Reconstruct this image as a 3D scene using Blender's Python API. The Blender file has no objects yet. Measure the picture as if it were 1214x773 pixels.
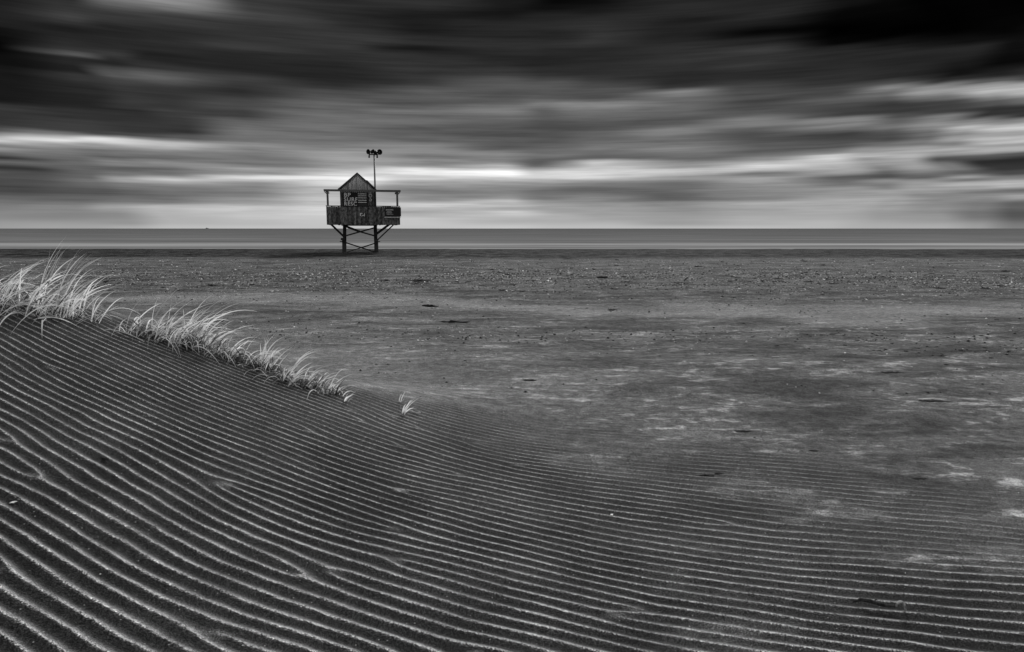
import bpy, bmesh, math, random
import numpy as np
from mathutils import Vector, Matrix
R = math.radians
random.seed(7)
S = bpy.context.scene
COL = S.collection
W0, H0 = 1214.0, 773.0
F = 24 / 36 * W0                      # focal length in photo pixels
PITCH = R(8.13)
CAMZ = 1.62

# ------------------------------------------------------------------ helpers
def pix_dir(u, v):
    a, b = (u - W0/2)/F, -(v - H0/2)/F
    c, s = math.cos(PITCH), math.sin(PITCH)
    return Vector((a, c + b*s, -s + b*c))

def link(o, parent=None):
    COL.objects.link(o)
    if parent is not None: o.parent = parent
    return o

def tag(o, label=None, cat=None, group=None, kind=None):
    if label: o['label'] = label
    if cat: o['category'] = cat
    if group: o['group'] = group
    if kind: o['kind'] = kind
    return o

def empty(name, loc, rz=0.0):
    o = bpy.data.objects.new(name, None)
    o.empty_display_size = .2
    o.location = loc; o.rotation_euler = (0, 0, rz)
    return link(o)

class MB:
    """collects boxes, bars, lathes... and links them as one mesh object"""
    def __init__(s): s.bm = bmesh.new()
    def box(s, x0, x1, y0, y1, z0, z1, bev=0):
        vs = [s.bm.verts.new((x, y, z)) for z in (z0, z1) for y in (y0, y1) for x in (x0, x1)]
        for f in ((0,2,3,1),(4,5,7,6),(0,1,5,4),(2,6,7,3),(0,4,6,2),(1,3,7,5)):
            s.bm.faces.new([vs[i] for i in f])
        return s
    def bar(s, a, b, w, d):
        """square bar from a to b, w wide in the x/z plane, d deep"""
        a, b = Vector(a), Vector(b); t = (b - a).normalized()
        n = Vector((0, 1, 0)); n = (n - t*n.dot(t)).normalized(); m = t.cross(n)
        vs = []
        for p in (a, b):
            for i, j in ((-1,-1),(1,-1),(1,1),(-1,1)):
                vs.append(s.bm.verts.new(p + m*(i*w/2) + n*(j*d/2)))
        for f in ((3,2,1,0),(4,5,6,7),(0,1,5,4),(1,2,6,5),(2,3,7,6),(3,0,4,7)):
            s.bm.faces.new([vs[i] for i in f])
        return s
    def tube(s, pts, rad, n=8):
        pts = [Vector(p) for p in pts]; rings = []
        if not hasattr(rad, '__len__'): rad = [rad]*len(pts)
        for i, p in enumerate(pts):
            t = (pts[min(i+1, len(pts)-1)] - pts[max(i-1, 0)]).normalized()
            q = Vector((0,0,1)) if abs(t.z) < .9 else Vector((1,0,0))
            a = t.cross(q).normalized(); b = t.cross(a)
            rings.append([s.bm.verts.new(p + (a*math.cos(k*2*math.pi/n) + b*math.sin(k*2*math.pi/n))*rad[i]) for k in range(n)])
        for r0, r1 in zip(rings, rings[1:]):
            for k in range(n): s.bm.faces.new((r0[k], r0[(k+1) % n], r1[(k+1) % n], r1[k]))
        s.bm.faces.new(rings[0]); s.bm.faces.new(rings[-1][::-1])
        return s
    def lathe(s, c, axis, prof, n=20):
        """prof = [(distance along axis, radius)]"""
        c = Vector(c); t = Vector(axis).normalized()
        q = Vector((0,0,1)) if abs(t.z) < .9 else Vector((1,0,0))
        a = t.cross(q).normalized(); b = t.cross(a); rings = []
        for h, r in prof:
            rings.append([s.bm.verts.new(c + t*h + (a*math.cos(k*2*math.pi/n) + b*math.sin(k*2*math.pi/n))*r) for k in range(n)])
        for r0, r1 in zip(rings, rings[1:]):
            for k in range(n): s.bm.faces.new((r0[k], r0[(k+1) % n], r1[(k+1) % n], r1[k]))
        s.bm.faces.new(rings[0]); s.bm.faces.new(rings[-1][::-1])
        return s
    def poly(s, pts, y0, y1):
        """prism: outline in x,z pushed from y0 to y1"""
        a = [s.bm.verts.new((x, y0, z)) for x, z in pts]; b = [s.bm.verts.new((x, y1, z)) for x, z in pts]
        s.bm.faces.new(a); s.bm.faces.new(b[::-1])
        for i in range(len(pts)):
            j = (i+1) % len(pts); s.bm.faces.new((a[j], a[i], b[i], b[j]))
        return s
    def build(s, name, mat, parent=None, bevel=0.0, smooth=False, loc=None):
        bmesh.ops.recalc_face_normals(s.bm, faces=s.bm.faces[:])
        if bevel:
            bmesh.ops.bevel(s.bm, geom=s.bm.edges[:], offset=bevel, segments=1, affect='EDGES', clamp_overlap=True)
        me = bpy.data.meshes.new(name); s.bm.to_mesh(me); s.bm.free()
        me.materials.append(mat)
        if smooth:
            for p in me.polygons: p.use_smooth = True
        o = link(bpy.data.objects.new(name, me), parent)
        if loc: o.location = loc
        return o

# ---- node helpers
class NT:
    def __init__(s, tree): s.t = tree; s.t.nodes.clear()
    def n(s, typ, **kw):
        nd = s.t.nodes.new(typ)
        for k, v in kw.items(): setattr(nd, k, v)
        return nd
    def put(s, sock, val):
        if val is None: return
        if isinstance(val, (int, float)):
            try: sock.default_value = val
            except Exception: sock.default_value = (val, val, val, 1)[:len(sock.default_value)]
        elif isinstance(val, (tuple, list)): sock.default_value = val
        else: s.t.links.new(val, sock)
    def m(s, op, a, b=None, c=None, clamp=False):
        nd = s.n('ShaderNodeMath', operation=op, use_clamp=clamp)
        for i, v in enumerate((a, b, c)): s.put(nd.inputs[i], v)
        return nd.outputs[0]
    def mix(s, f, a, b, clamp=True):
        nd = s.n('ShaderNodeMix', data_type='FLOAT', clamp_factor=clamp)
        s.put(nd.inputs[0], f); s.put(nd.inputs[2], a); s.put(nd.inputs[3], b)
        return nd.outputs[0]
    def rng(s, v, a, b, c=0.0, d=1.0, t='LINEAR'):
        nd = s.n('ShaderNodeMapRange', interpolation_type=t)
        for i, q in enumerate((v, a, b, c, d)): s.put(nd.inputs[i], q)
        return nd.outputs[0]
    def noise(s, vec, scale, detail=2, rough=.5, dist=0.0, sc=None):
        if sc is not None:
            mp = s.n('ShaderNodeMapping'); s.put(mp.inputs['Vector'], vec); mp.inputs['Scale'].default_value = sc; vec = mp.outputs[0]
        nd = s.n('ShaderNodeTexNoise'); s.put(nd.inputs['Vector'], vec)
        nd.inputs['Scale'].default_value = scale; nd.inputs['Detail'].default_value = detail
        nd.inputs['Roughness'].default_value = rough; nd.inputs['Distortion'].default_value = dist
        return nd.outputs['Fac']
    def grey(s, v):
        nd = s.n('ShaderNodeCombineColor')
        for i in range(3): s.put(nd.inputs[i], v)
        return nd.outputs[0]
    def attr(s, name):
        return s.n('ShaderNodeAttribute', attribute_name=name).outputs['Fac']

def new_mat(name):
    m = bpy.data.materials.new(name); m.use_nodes = True
    t = NT(m.node_tree)
    out = t.n('ShaderNodeOutputMaterial'); p = t.n('ShaderNodeBsdfPrincipled')
    t.t.links.new(p.outputs[0], out.inputs[0])
    return m, t, p

def surf(name, lo, hi, scale=6, stretch=(1,1,1), rough=.8, bump=.3, bdist=.01, spec=.3, metal=0, fine=60, contrast=(.3,.7)):
    m, t, p = new_mat(name)
    co = t.n('ShaderNodeTexCoord').outputs['Object']
    a = t.noise(co, scale, 5, .6, .2, stretch)
    b = t.noise(co, fine, 3, .6, 0, stretch)
    v = t.m('ADD', t.m('MULTIPLY', a, .65), t.m('MULTIPLY', b, .35))
    val = t.rng(v, contrast[0], contrast[1], lo, hi)
    if name in ('weathered_board', 'roof_boards'):      # every board weathers on its own
        isl = t.n('ShaderNodeNewGeometry').outputs['Random Per Island']
        val = t.m('MULTIPLY', val, t.rng(isl, 0, 1, .45, 1.5))
    t.put(p.inputs['Base Color'], t.grey(val))
    p.inputs['Roughness'].default_value = rough; p.inputs['Metallic'].default_value = metal
    p.inputs['Specular IOR Level'].default_value = spec
    if bump:
        bp = t.n('ShaderNodeBump'); bp.inputs['Strength'].default_value = bump; bp.inputs['Distance'].default_value = bdist
        t.put(bp.inputs['Height'], v); t.t.links.new(bp.outputs[0], p.inputs['Normal'])
    return m

# ------------------------------------------------------------------ numpy noise
rs = np.random.RandomState(3)
PERM = rs.permutation(256); PERM = np.concatenate([PERM, PERM]); GA = rs.rand(256)*2*np.pi
def perlin(x, y):
    xi = np.floor(x).astype(int); yi = np.floor(y).astype(int); xf = x - xi; yf = y - yi
    u = xf*xf*xf*(xf*(xf*6-15)+10); v = yf*yf*yf*(yf*(yf*6-15)+10)
    def g(ix, iy, dx, dy):
        h = PERM[(PERM[ix & 255] + iy) & 255]; a = GA[h]; return np.cos(a)*dx + np.sin(a)*dy
    n00 = g(xi, yi, xf, yf); n10 = g(xi+1, yi, xf-1, yf); n01 = g(xi, yi+1, xf, yf-1); n11 = g(xi+1, yi+1, xf-1, yf-1)
    return (n00*(1-u)+n10*u)*(1-v) + (n01*(1-u)+n11*u)*v
def fbm(x, y, o=4, g=.5):
    r = 0; a = 1; f = 1.0
    for k in range(o): r = r + a*perlin(x*f+17.3*k, y*f+9.1*k); a *= g; f *= 2.03
    return r
def sig(t): return 1/(1+np.exp(-np.clip(t, -40, 40)))
def sp(t): return np.log1p(np.exp(np.clip(t, -40, 40)))
def sst(a, b, t):
    q = np.clip((t-a)/(b-a), 0, 1); return q*q*(3-2*q)

# ------------------------------------------------------------------ the ground
def crest_y(x): return 5.25 + .12*np.sin(x*1.3+.5) + .1*fbm(x*.9, x*0+3.3, 2)
def base_h(x, y):
    """height of the beach and the dune without ripples"""
    z = -np.clip(y-48, 0, None)*.0184 - .012*np.clip(y-67, 0, None)
    xe = np.clip(-(x + .1), -3, 16)
    a = .305*.45*sp(xe/.45)
    a = np.where(a > 1.25, 1.25 + (1-np.exp(-(a-1.25)/.9))*.9, a)
    cy = crest_y(x)
    front = .54 + .46*sst(.8, 5.0, y)
    front = np.where(y < .8, .54 - .02*(.8-y), front)
    t = (y - cy)
    lee = np.where(t > 0, np.exp(-(t/1.5)**2*1.3), 1.0)
    d = a*front*lee
    d = d + .018*fbm(x*.7, y*.9, 3)*sst(.5, 2.5, y)*np.clip(a*2, 0, 1)
    und = .022*fbm(x*.35+5, y*1.0, 4, .55)*sst(5.0, 8, y)*(1-sst(60, 68, y))
    und = und + .05*fbm(x*.06+3, y*.16, 4, .6)*sst(50, 60, y)
    und = und + .035*np.clip(fbm(x*.5+40, y*1.4+3, 4, .6)-.12, 0, None)*sst(7, 10, y)*(1-sst(50, 60, y))
    return z + d + und

rd = random.Random(21)
DEF = []
for k in range(34):
    xx = rd.uniform(-4.2, 4.2); yy = rd.uniform(1.2, 5.4)
    DEF.append((xx, yy, 1)); DEF.append((xx + rd.uniform(.7, 2.0)*rd.choice((-1, 1)), yy + rd.uniform(-.10, .10), -1))
LAM = .077
def phase(x, y):
    g = .225*x - .19*.7*sp(-(x-.2)/.7)
    w = .16*fbm(x*.33+2, y*.35+8, 2) + .018*fbm(x*1.7, y*2.6, 3)
    ph = (y + g + w)/(LAM*(.895 + .105*sst(-2.2, 1.2, x)))
    for xx, yy, s in DEF:
        ph = ph + s*np.arctan2(1.5*(y-yy), (x-xx))/(2*math.pi)
    return ph
def core(x, y):
    c = np.ones_like(x)
    for xx, yy, s in DEF: c = c*(1 - .55*np.exp(-(((x-xx)/.05)**2 + ((y-yy)/.03)**2)))
    return c
def ripple_mask(x, y):
    yb = np.where(x < -.6, crest_y(x) + .15, crest_y(x*0-.6) + .30 - .50*(x+.6))
    n = fbm(x*.8+7, y*1.3, 4, .55)
    w = .16 + .75*sst(-.9, 1.2, x)
    m = sig((yb - y + n*1.15*sst(-1.2, 1, x) + .15*n)/w*1.6)
    return m * (.55 + .45*sst(-.25, .15, n + .12))**sst(0, 1.4, x)
def ripple_h(x, y, ph, m):
    f = 2*math.pi*ph
    amp = .0036*m*(.45 + .55*np.clip((5.0-y)/3, 0, 1))*(1 + .8*np.clip(perlin(x*1.3, y*2.2), -.5, .5))
    return amp*(np.cos(f) + .22*np.sin(2*f) + .16*np.cos(2*f))

def build_ground():
    ys = []; y = -4.0
    while y < 110:
        ys.append(y)
        if y < 1.25: y += .022
        elif y < 6.2: y += .0052
        else: y += max(.0052, .0046*y - .0225)
    ys += [120, 150, 200, 300, 600, 1500, 5000]
    ys = np.array(ys)
    u = np.linspace(-1.08, 1.08, 600); step = u[1]-u[0]
    e = []; q = 1.08; st = step
    while q < 60: st *= 1.22; q += st; e.append(q)
    e = np.array(e); u = np.concatenate([-e[::-1], u, e])
    Y, U = np.meshgrid(ys, u, indexing='ij')
    X = U*np.sqrt(np.clip(Y, 0, None)**2 + 8.0)
    Z = base_h(X, Y)
    near = (Y < 8)
    PH = np.zeros_like(X); M = np.zeros_like(X)
    PH[near] = phase(X[near], Y[near]); M[near] = ripple_mask(X[near], Y[near])*core(X[near], Y[near])
    Z = Z + ripple_h(X, Y, PH, M)
    Z = np.where(Y > 112, np.minimum(Z, -3), Z)
    nr, nc = X.shape
    co = np.stack([X, Y, Z], -1).reshape(-1, 3).astype(np.float32)
    idx = np.arange(nr*nc).reshape(nr, nc)
    quads = np.stack([idx[:-1,:-1], idx[:-1,1:], idx[1:,1:], idx[1:,:-1]], -1).reshape(-1, 4)
    me = bpy.data.meshes.new('beach_sand')
    me.vertices.add(len(co)); me.vertices.foreach_set('co', co.ravel())
    me.loops.add(quads.size); me.loops.foreach_set('vertex_index', quads.ravel().astype(np.int32))
    me.polygons.add(len(quads)); me.polygons.foreach_set('loop_start', np.arange(0, quads.size, 4, dtype=np.int32))
    me.polygons.foreach_set('use_smooth', np.ones(len(quads), dtype=bool))
    me.update(calc_edges=True)
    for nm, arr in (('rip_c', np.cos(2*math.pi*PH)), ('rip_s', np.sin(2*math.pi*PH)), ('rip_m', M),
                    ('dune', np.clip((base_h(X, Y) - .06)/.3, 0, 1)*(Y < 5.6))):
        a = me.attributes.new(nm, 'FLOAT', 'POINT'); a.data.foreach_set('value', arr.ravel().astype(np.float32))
    o = link(bpy.data.objects.new('beach_sand', me)); tag(o, kind='structure')
    return o

def sand_material():
    m, t, p = new_mat('black_sand')
    pos = t.n('ShaderNodeNewGeometry').outputs['Position']
    sepn = t.n('ShaderNodeSeparateXYZ'); t.put(sepn.inputs[0], pos)
    x, y, z = sepn.outputs
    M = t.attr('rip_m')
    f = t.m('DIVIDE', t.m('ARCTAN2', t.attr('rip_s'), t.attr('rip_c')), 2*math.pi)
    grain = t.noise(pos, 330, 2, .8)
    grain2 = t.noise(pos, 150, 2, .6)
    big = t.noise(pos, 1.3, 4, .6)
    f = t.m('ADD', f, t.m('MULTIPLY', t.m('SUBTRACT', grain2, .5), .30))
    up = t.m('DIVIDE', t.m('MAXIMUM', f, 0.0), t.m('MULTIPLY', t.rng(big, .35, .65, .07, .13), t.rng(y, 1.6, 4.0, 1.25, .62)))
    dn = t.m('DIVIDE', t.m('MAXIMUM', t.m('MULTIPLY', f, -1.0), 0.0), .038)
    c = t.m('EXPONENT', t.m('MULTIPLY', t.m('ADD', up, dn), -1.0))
    # pale shell grains gather on the ripple crests, black iron sand in the troughs; lit far faces and shaded near faces painted in
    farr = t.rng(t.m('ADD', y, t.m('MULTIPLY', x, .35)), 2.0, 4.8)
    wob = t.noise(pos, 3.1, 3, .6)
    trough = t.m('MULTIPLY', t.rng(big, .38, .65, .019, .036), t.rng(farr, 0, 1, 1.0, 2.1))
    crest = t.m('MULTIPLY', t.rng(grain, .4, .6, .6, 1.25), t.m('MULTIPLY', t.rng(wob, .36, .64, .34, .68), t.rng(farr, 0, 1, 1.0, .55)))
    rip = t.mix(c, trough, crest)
    # open beach: damp grey sand, wind-laid pale drifts, dark damp streaks
    s1 = t.noise(pos, 1.0, 7, .68, .6, (.55, 1.1, 1))
    s2 = t.noise(pos, 1.0, 5, .66, 0, (1.7, 3.4, 1))
    s3 = t.noise(pos, 1.0, 5, .7, 0, (5.5, 9, 1))
    base = t.rng(s1, .38, .62, .060, .155)
    pale = t.m('MULTIPLY', t.rng(t.m('ADD', t.m('MULTIPLY', s2, .6), t.m('MULTIPLY', s3, .4)), .525, .605), t.rng(s1, .42, .55))
    nearw = t.rng(y, 4.5, 14, 1.0, .35)
    beach = t.mix(t.m('MULTIPLY', t.m('MULTIPLY', pale, nearw), .95), base, .50)
    darkst = t.rng(t.noise(pos, 1.0, 5, .65, .4, (.9, 2.6, 1)), .55, .63)
    beach = t.mix(t.m('MULTIPLY', darkst, .65), beach, .04)
    # belts left by the tide
    wav = t.m('MULTIPLY', t.m('SUBTRACT', t.noise(pos, .05, 3, .6), .5), 22)
    yy = t.m('ADD', t.m('ADD', y, wav), t.m('MULTIPLY', x, .10))
    belt = t.m('MULTIPLY', t.rng(yy, 14, 17, t='SMOOTHSTEP'), t.rng(yy, 33, 26, t='SMOOTHSTEP'))
    rub = t.rng(t.noise(pos, 1.0, 6, .85, 0, (1.2, 1.6, 1)), .49, .57)
    beach = t.mix(t.m('MULTIPLY', t.m('MULTIPLY', belt, rub), .7), beach, .04)
    rub2 = t.rng(t.noise(pos, 1.0, 3, .8, 0, (6, 9, 1)), .60, .66)
    beach = t.mix(t.m('MULTIPLY', t.m('MULTIPLY', belt, rub2), .5), beach, .40)
    lightb = t.m('MULTIPLY', t.rng(yy, 12.2, 13.6, t='SMOOTHSTEP'), t.rng(yy, 16.2, 14.4, t='SMOOTHSTEP'))
    beach = t.mix(t.m('MULTIPLY', lightb, .35), beach, .34)
    dry = t.m('MULTIPLY', t.rng(x, 2.2, -1.8, t='SMOOTHSTEP'), t.rng(t.m('ADD', y, t.m('MULTIPLY', x, .35)), 12, 6.5, t='SMOOTHSTEP'))
    beach = t.mix(t.m('MULTIPLY', dry, .6), beach, .19)
    # wet dark strip above the water
    wety = t.m('ADD', y, t.m('MULTIPLY', t.m('SUBTRACT', t.noise(pos, .06, 4, .6, 0, (1, .6, 1)), .5), 10))
    wet = t.rng(wety, 35, 40, t='SMOOTHSTEP')
    wtex = t.rng(t.noise(pos, 1.0, 6, .85, 0, (.9, .45, 1)), .44, .62, .002, .075)
    beach = t.mix(t.m('MULTIPLY', wet, .93), beach, wtex)
    # darker mottled sand round the foot of the tower
    tx = t.m('DIVIDE', t.m('ADD', x, 10.9), 6.5); ty = t.m('DIVIDE', t.m('SUBTRACT', y, 45.5), 3.6)
    td = t.m('SQRT', t.m('ADD', t.m('MULTIPLY', tx, tx), t.m('MULTIPLY', ty, ty)))
    td = t.m('ADD', td, t.m('MULTIPLY', t.m('SUBTRACT', t.noise(pos, .9, 4, .7), .5), 1.6))
    beach = t.mix(t.m('MULTIPLY', t.rng(td, 1.0, .5), .7), beach, t.rng(t.noise(pos, 2.5, 4, .7), .4, .6, .01, .05))
    mott = t.noise(pos, 9, 5, .75)
    beach = t.m('MULTIPLY', beach, t.rng(mott, .40, .60, .72, 1.3))
    specks = t.rng(t.noise(pos, 14, 3, .7, 0, (1, 1.4, 1)), .66, .72)
    beach = t.mix(t.m('MULTIPLY', specks, .7), beach, .03)
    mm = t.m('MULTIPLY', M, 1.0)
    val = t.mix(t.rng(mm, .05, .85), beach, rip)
    # lighter, drier dune shoulder away from the ripples: none; grains everywhere
    grain3 = t.noise(pos, 55, 3, .7)
    val = t.m('MULTIPLY', val, t.rng(grain, .38, .62, .25, 1.8))
    val = t.m('MULTIPLY', val, t.rng(grain2, .38, .62, .5, 1.5))
    val = t.m('MULTIPLY', val, t.rng(grain3, .38, .62, .8, 1.2))
    spk = t.n('ShaderNodeTexVoronoi'); t.put(spk.inputs['Vector'], pos); spk.inputs['Scale'].default_value = 95
    sc = t.n('ShaderNodeSeparateColor'); t.put(sc.inputs[0], spk.outputs['Color'])
    dots = t.m('MULTIPLY', t.m('LESS_THAN', sc.outputs[0], .014), t.m('LESS_THAN', spk.outputs['Distance'], .28))
    val = t.mix(t.m('MULTIPLY', dots, .6), val, .4)
    val = t.m('MULTIPLY', val, .92)
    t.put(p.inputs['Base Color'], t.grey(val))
    p.inputs['Roughness'].default_value = 1; p.inputs['Specular IOR Level'].default_value = .02
    bp = t.n('ShaderNodeBump'); bp.inputs['Strength'].default_value = .55; bp.inputs['Distance'].default_value = .0035
    t.put(bp.inputs['Height'], t.m('ADD', grain, grain2))
    bp2 = t.n('ShaderNodeBump'); bp2.inputs['Strength'].default_value = .6; bp2.inputs['Distance'].default_value = .03
    t.put(bp2.inputs['Height'], t.m('MULTIPLY', t.m('SUBTRACT', 1.0, M), t.noise(pos, 1.0, 5, .65, 0, (2.5, 5, 1))))
    t.t.links.new(bp2.outputs[0], bp.inputs['Normal'])
    t.t.links.new(bp.outputs[0], p.inputs['Normal'])
    return m

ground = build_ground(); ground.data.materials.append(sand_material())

def h_at(x, y):
    X = np.array([float(x)]); Y = np.array([float(y)])
    z = base_h(X, Y)
    if y < 8: z = z + ripple_h(X, Y, phase(X, Y), ripple_mask(X, Y))
    return float(z[0])
def ground_hit(u, v):
    """where the sight line through a photo pixel meets the sand"""
    d = pix_dir(u, v); ts = np.concatenate([np.arange(.8, 12, .02), np.arange(12, 90, .1)])
    X = d.x*ts; Y = d.y*ts; Z = CAMZ + d.z*ts
    k = np.nonzero(Z < base_h(X, Y))[0]
    i = k[0] if len(k) else len(ts)-1
    return float(X[i]), float(Y[i])

# ------------------------------------------------------------------ the sea
def build_sea():
    SEA = -.36
    b = bmesh.new()
    ys = [54, 60, 70, 90, 130, 200, 400, 1000, 4000, 40000]; xs = [-40000, -4000, -600, -150, 0, 150, 600, 4000, 40000]
    g = [[b.verts.new((x, y, SEA)) for x in xs] for y in ys]
    for i in range(len(ys)-1):
        for j in range(len(xs)-1): b.faces.new((g[i][j], g[i][j+1], g[i+1][j+1], g[i+1][j]))
    me = bpy.data.meshes.new('sea'); b.to_mesh(me); b.free()
    o = link(bpy.data.objects.new('sea', me)); tag(o, kind='structure')
    m, t, p = new_mat('sea_water')
    pos = t.n('ShaderNodeNewGeometry').outputs['Position']
    sepn = t.n('ShaderNodeSeparateXYZ'); t.put(sepn.inputs[0], pos); x, y, z = sepn.outputs
    n1 = t.noise(pos, 1.0, 4, .55, 0, (.018, .05, 1))
    n2 = t.noise(pos, 1.0, 4, .6, 0, (.03, .32, 1))
    # inverse distance spreads the bands the way surf lines lie: close together far out
    yw = t.m('ADD', y, t.m('MULTIPLY', t.m('SUBTRACT', n1, .5), 26))
    inv = t.m('DIVIDE', 1000.0, yw)
    rp = t.n('ShaderNodeValToRGB'); t.put(rp.inputs[0], t.m('DIVIDE', inv, 16.0))
    stops = [(0, .125), (.10, .135), (.28, .15), (.45, .17), (.50, .19), (.545, .16), (.60, .17), (.655, .21), (.70, .31), (.735, .36), (.775, .28), (.82, .22), (.87, .22), (.92, .27), (.96, .25), (1, .22)]
    cr = rp.color_ramp
    while len(cr.elements) < len(stops): cr.elements.new(.5)
    for e, (a, v) in zip(cr.elements, stops): e.position = a; e.color = (v, v, v, 1)
    v = t.m('MULTIPLY', rp.outputs[0], t.rng(n2, .36, .64, .62, 1.10))
    t.put(p.inputs['Base Color'], t.grey(v))
    p.inputs['Roughness'].default_value = .9; p.inputs['Specular IOR Level'].default_value = 0
    me.materials.append(m)
build_sea()

# ------------------------------------------------------------------ sky
def lin(g):
    c = g/255.0
    return c/12.92 if c <= .04045 else ((c+.055)/1.055)**2.4
SKY = {
 0: [(0,35),(25,40),(35,20),(55,8),(75,20),(90,28),(120,28),(130,60),(140,50),(155,60),(160,100),(166,200),(172,120),(177,150),(183,90),(187,50),(192,95),(199,45),(205,75),(225,70),(240,105),(255,130),(270,150)],
 100: [(0,55),(25,65),(35,35),(60,55),(66,95),(70,45),(85,35),(92,60),(105,45),(120,35),(135,50),(145,60),(155,60),(160,120),(168,215),(174,140),(180,120),(190,100),(205,95),(213,100),(225,80),(237,100),(244,125),(256,125),(270,155)],
 200: [(0,150),(6,135),(20,70),(35,50),(50,50),(68,35),(80,55),(92,100),(105,60),(125,50),(135,65),(145,55),(155,45),(162,90),(171,190),(180,130),(187,95),(193,140),(200,110),(206,110),(212,185),(218,120),(230,100),(240,110),(246,180),(253,170),(262,165),(270,180)],
 300: [(0,60),(10,75),(20,75),(30,60),(50,55),(55,65),(70,40),(80,40),(95,65),(110,50),(125,75),(137,65),(145,100),(155,110),(165,120),(173,140),(185,115),(195,105),(201,150),(206,150),(211,225),(217,130),(230,110),(240,140),(247,200),(255,185),(265,175),(270,185)],
 400: [(0,45),(15,55),(30,50),(50,65),(65,55),(80,40),(100,45),(110,90),(125,105),(140,110),(155,110),(170,120),(185,150),(195,150),(203,180),(210,245),(216,200),(225,170),(240,180),(250,210),(260,185),(270,185)],
 500: [(0,55),(20,35),(35,35),(50,50),(58,28),(70,60),(85,55),(97,60),(110,105),(122,90),(132,115),(145,105),(160,100),(175,125),(185,120),(195,150),(203,235),(210,200),(217,150),(226,120),(236,135),(243,190),(252,160),(260,190),(270,185)],
 600: [(0,30),(15,25),(35,45),(55,50),(70,45),(85,60),(97,95),(110,90),(120,95),(132,130),(145,90),(160,85),(175,85),(183,130),(190,120),(198,190),(205,252),(212,190),(220,130),(230,120),(240,180),(248,160),(252,190),(262,165),(270,190)],
 700: [(0,15),(12,28),(25,50),(45,58),(60,42),(80,45),(95,60),(106,95),(115,85),(124,145),(135,110),(148,85),(155,95),(165,90),(175,115),(187,90),(193,180),(200,195),(210,205),(217,130),(225,95),(235,120),(245,150),(258,155),(270,180)],
 800: [(0,45),(15,50),(25,38),(45,38),(60,55),(75,55),(90,45),(103,55),(110,130),(120,115),(130,110),(145,90),(155,130),(165,110),(177,125),(187,95),(197,140),(203,200),(210,140),(220,105),(235,90),(243,135),(255,145),(265,150),(270,175)],
 900: [(0,40),(15,50),(27,35),(38,8),(50,40),(60,65),(75,60),(88,50),(100,70),(113,85),(120,70),(130,85),(145,125),(155,85),(165,80),(180,95),(188,130),(197,205),(202,180),(206,110),(212,150),(225,125),(235,120),(243,165),(255,160),(265,165),(270,180)],
 1000: [(0,22),(15,10),(35,1),(50,10),(57,45),(70,45),(85,50),(97,55),(105,75),(117,95),(125,75),(135,60),(141,125),(150,135),(160,70),(170,80),(180,115),(186,210),(192,180),(200,170),(205,140),(210,85),(217,100),(224,130),(240,155),(255,165),(270,175)],
 1100: [(0,3),(40,2),(55,20),(65,45),(78,30),(92,20),(98,45),(105,160),(110,165),(115,130),(122,70),(133,60),(140,130),(150,150),(158,110),(170,110),(178,180),(184,175),(190,150),(197,150),(203,120),(210,85),(216,150),(224,145),(232,130),(245,130),(260,145),(270,165)],
 150: [(0,130),(5,110),(20,60),(35,45),(55,45),(66,60),(75,40),(90,90),(100,65),(115,55),(130,50),(145,50),(155,50),(160,70),(167,215),(174,150),(181,110),(187,95),(193,130),(200,95),(207,110),(212,150),(218,110),(228,90),(238,110),(245,150),(255,130),(264,140),(270,165)],
 650: [(0,10),(8,18),(20,40),(35,45),(50,50),(60,45),(75,42),(88,55),(97,90),(105,95),(115,100),(125,120),(135,100),(148,75),(158,85),(165,75),(175,95),(184,110),(190,90),(196,100),(203,190),(209,200),(214,170),(219,130),(226,100),(235,110),(243,155),(250,150),(256,165),(262,165),(270,180)],
 1050: [(0,10),(40,2),(52,25),(60,45),(75,40),(92,45),(99,80),(105,150),(111,110),(117,95),(123,60),(132,60),(139,75),(144,100),(151,130),(158,90),(165,80),(172,110),(178,150),(184,180),(187,140),(192,150),(200,120),(205,90),(210,70),(215,130),(222,110),(230,150),(245,145),(258,150),(270,165)],
 1150: [(0,4),(40,6),(60,20),(78,12),(92,35),(100,100),(103,170),(110,200),(116,150),(122,90),(130,50),(137,50),(143,130),(150,190),(158,140),(163,150),(170,120),(175,175),(180,150),(187,70),(193,110),(200,110),(205,90),(210,150),(213,110),(218,180),(222,150),(228,110),(234,140),(240,115),(255,110),(270,150)],
 1200: [(0,3),(25,5),(40,25),(55,25),(75,12),(85,50),(95,60),(103,190),(112,190),(118,120),(128,50),(137,50),(143,130),(152,200),(158,150),(164,190),(172,150),(177,170),(183,80),(190,40),(198,50),(205,70),(210,130),(218,190),(226,100),(233,160),(240,90),(255,80),(270,120)],
}
SUN_EL, SUN_AZ = R(27), R(14)
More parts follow.
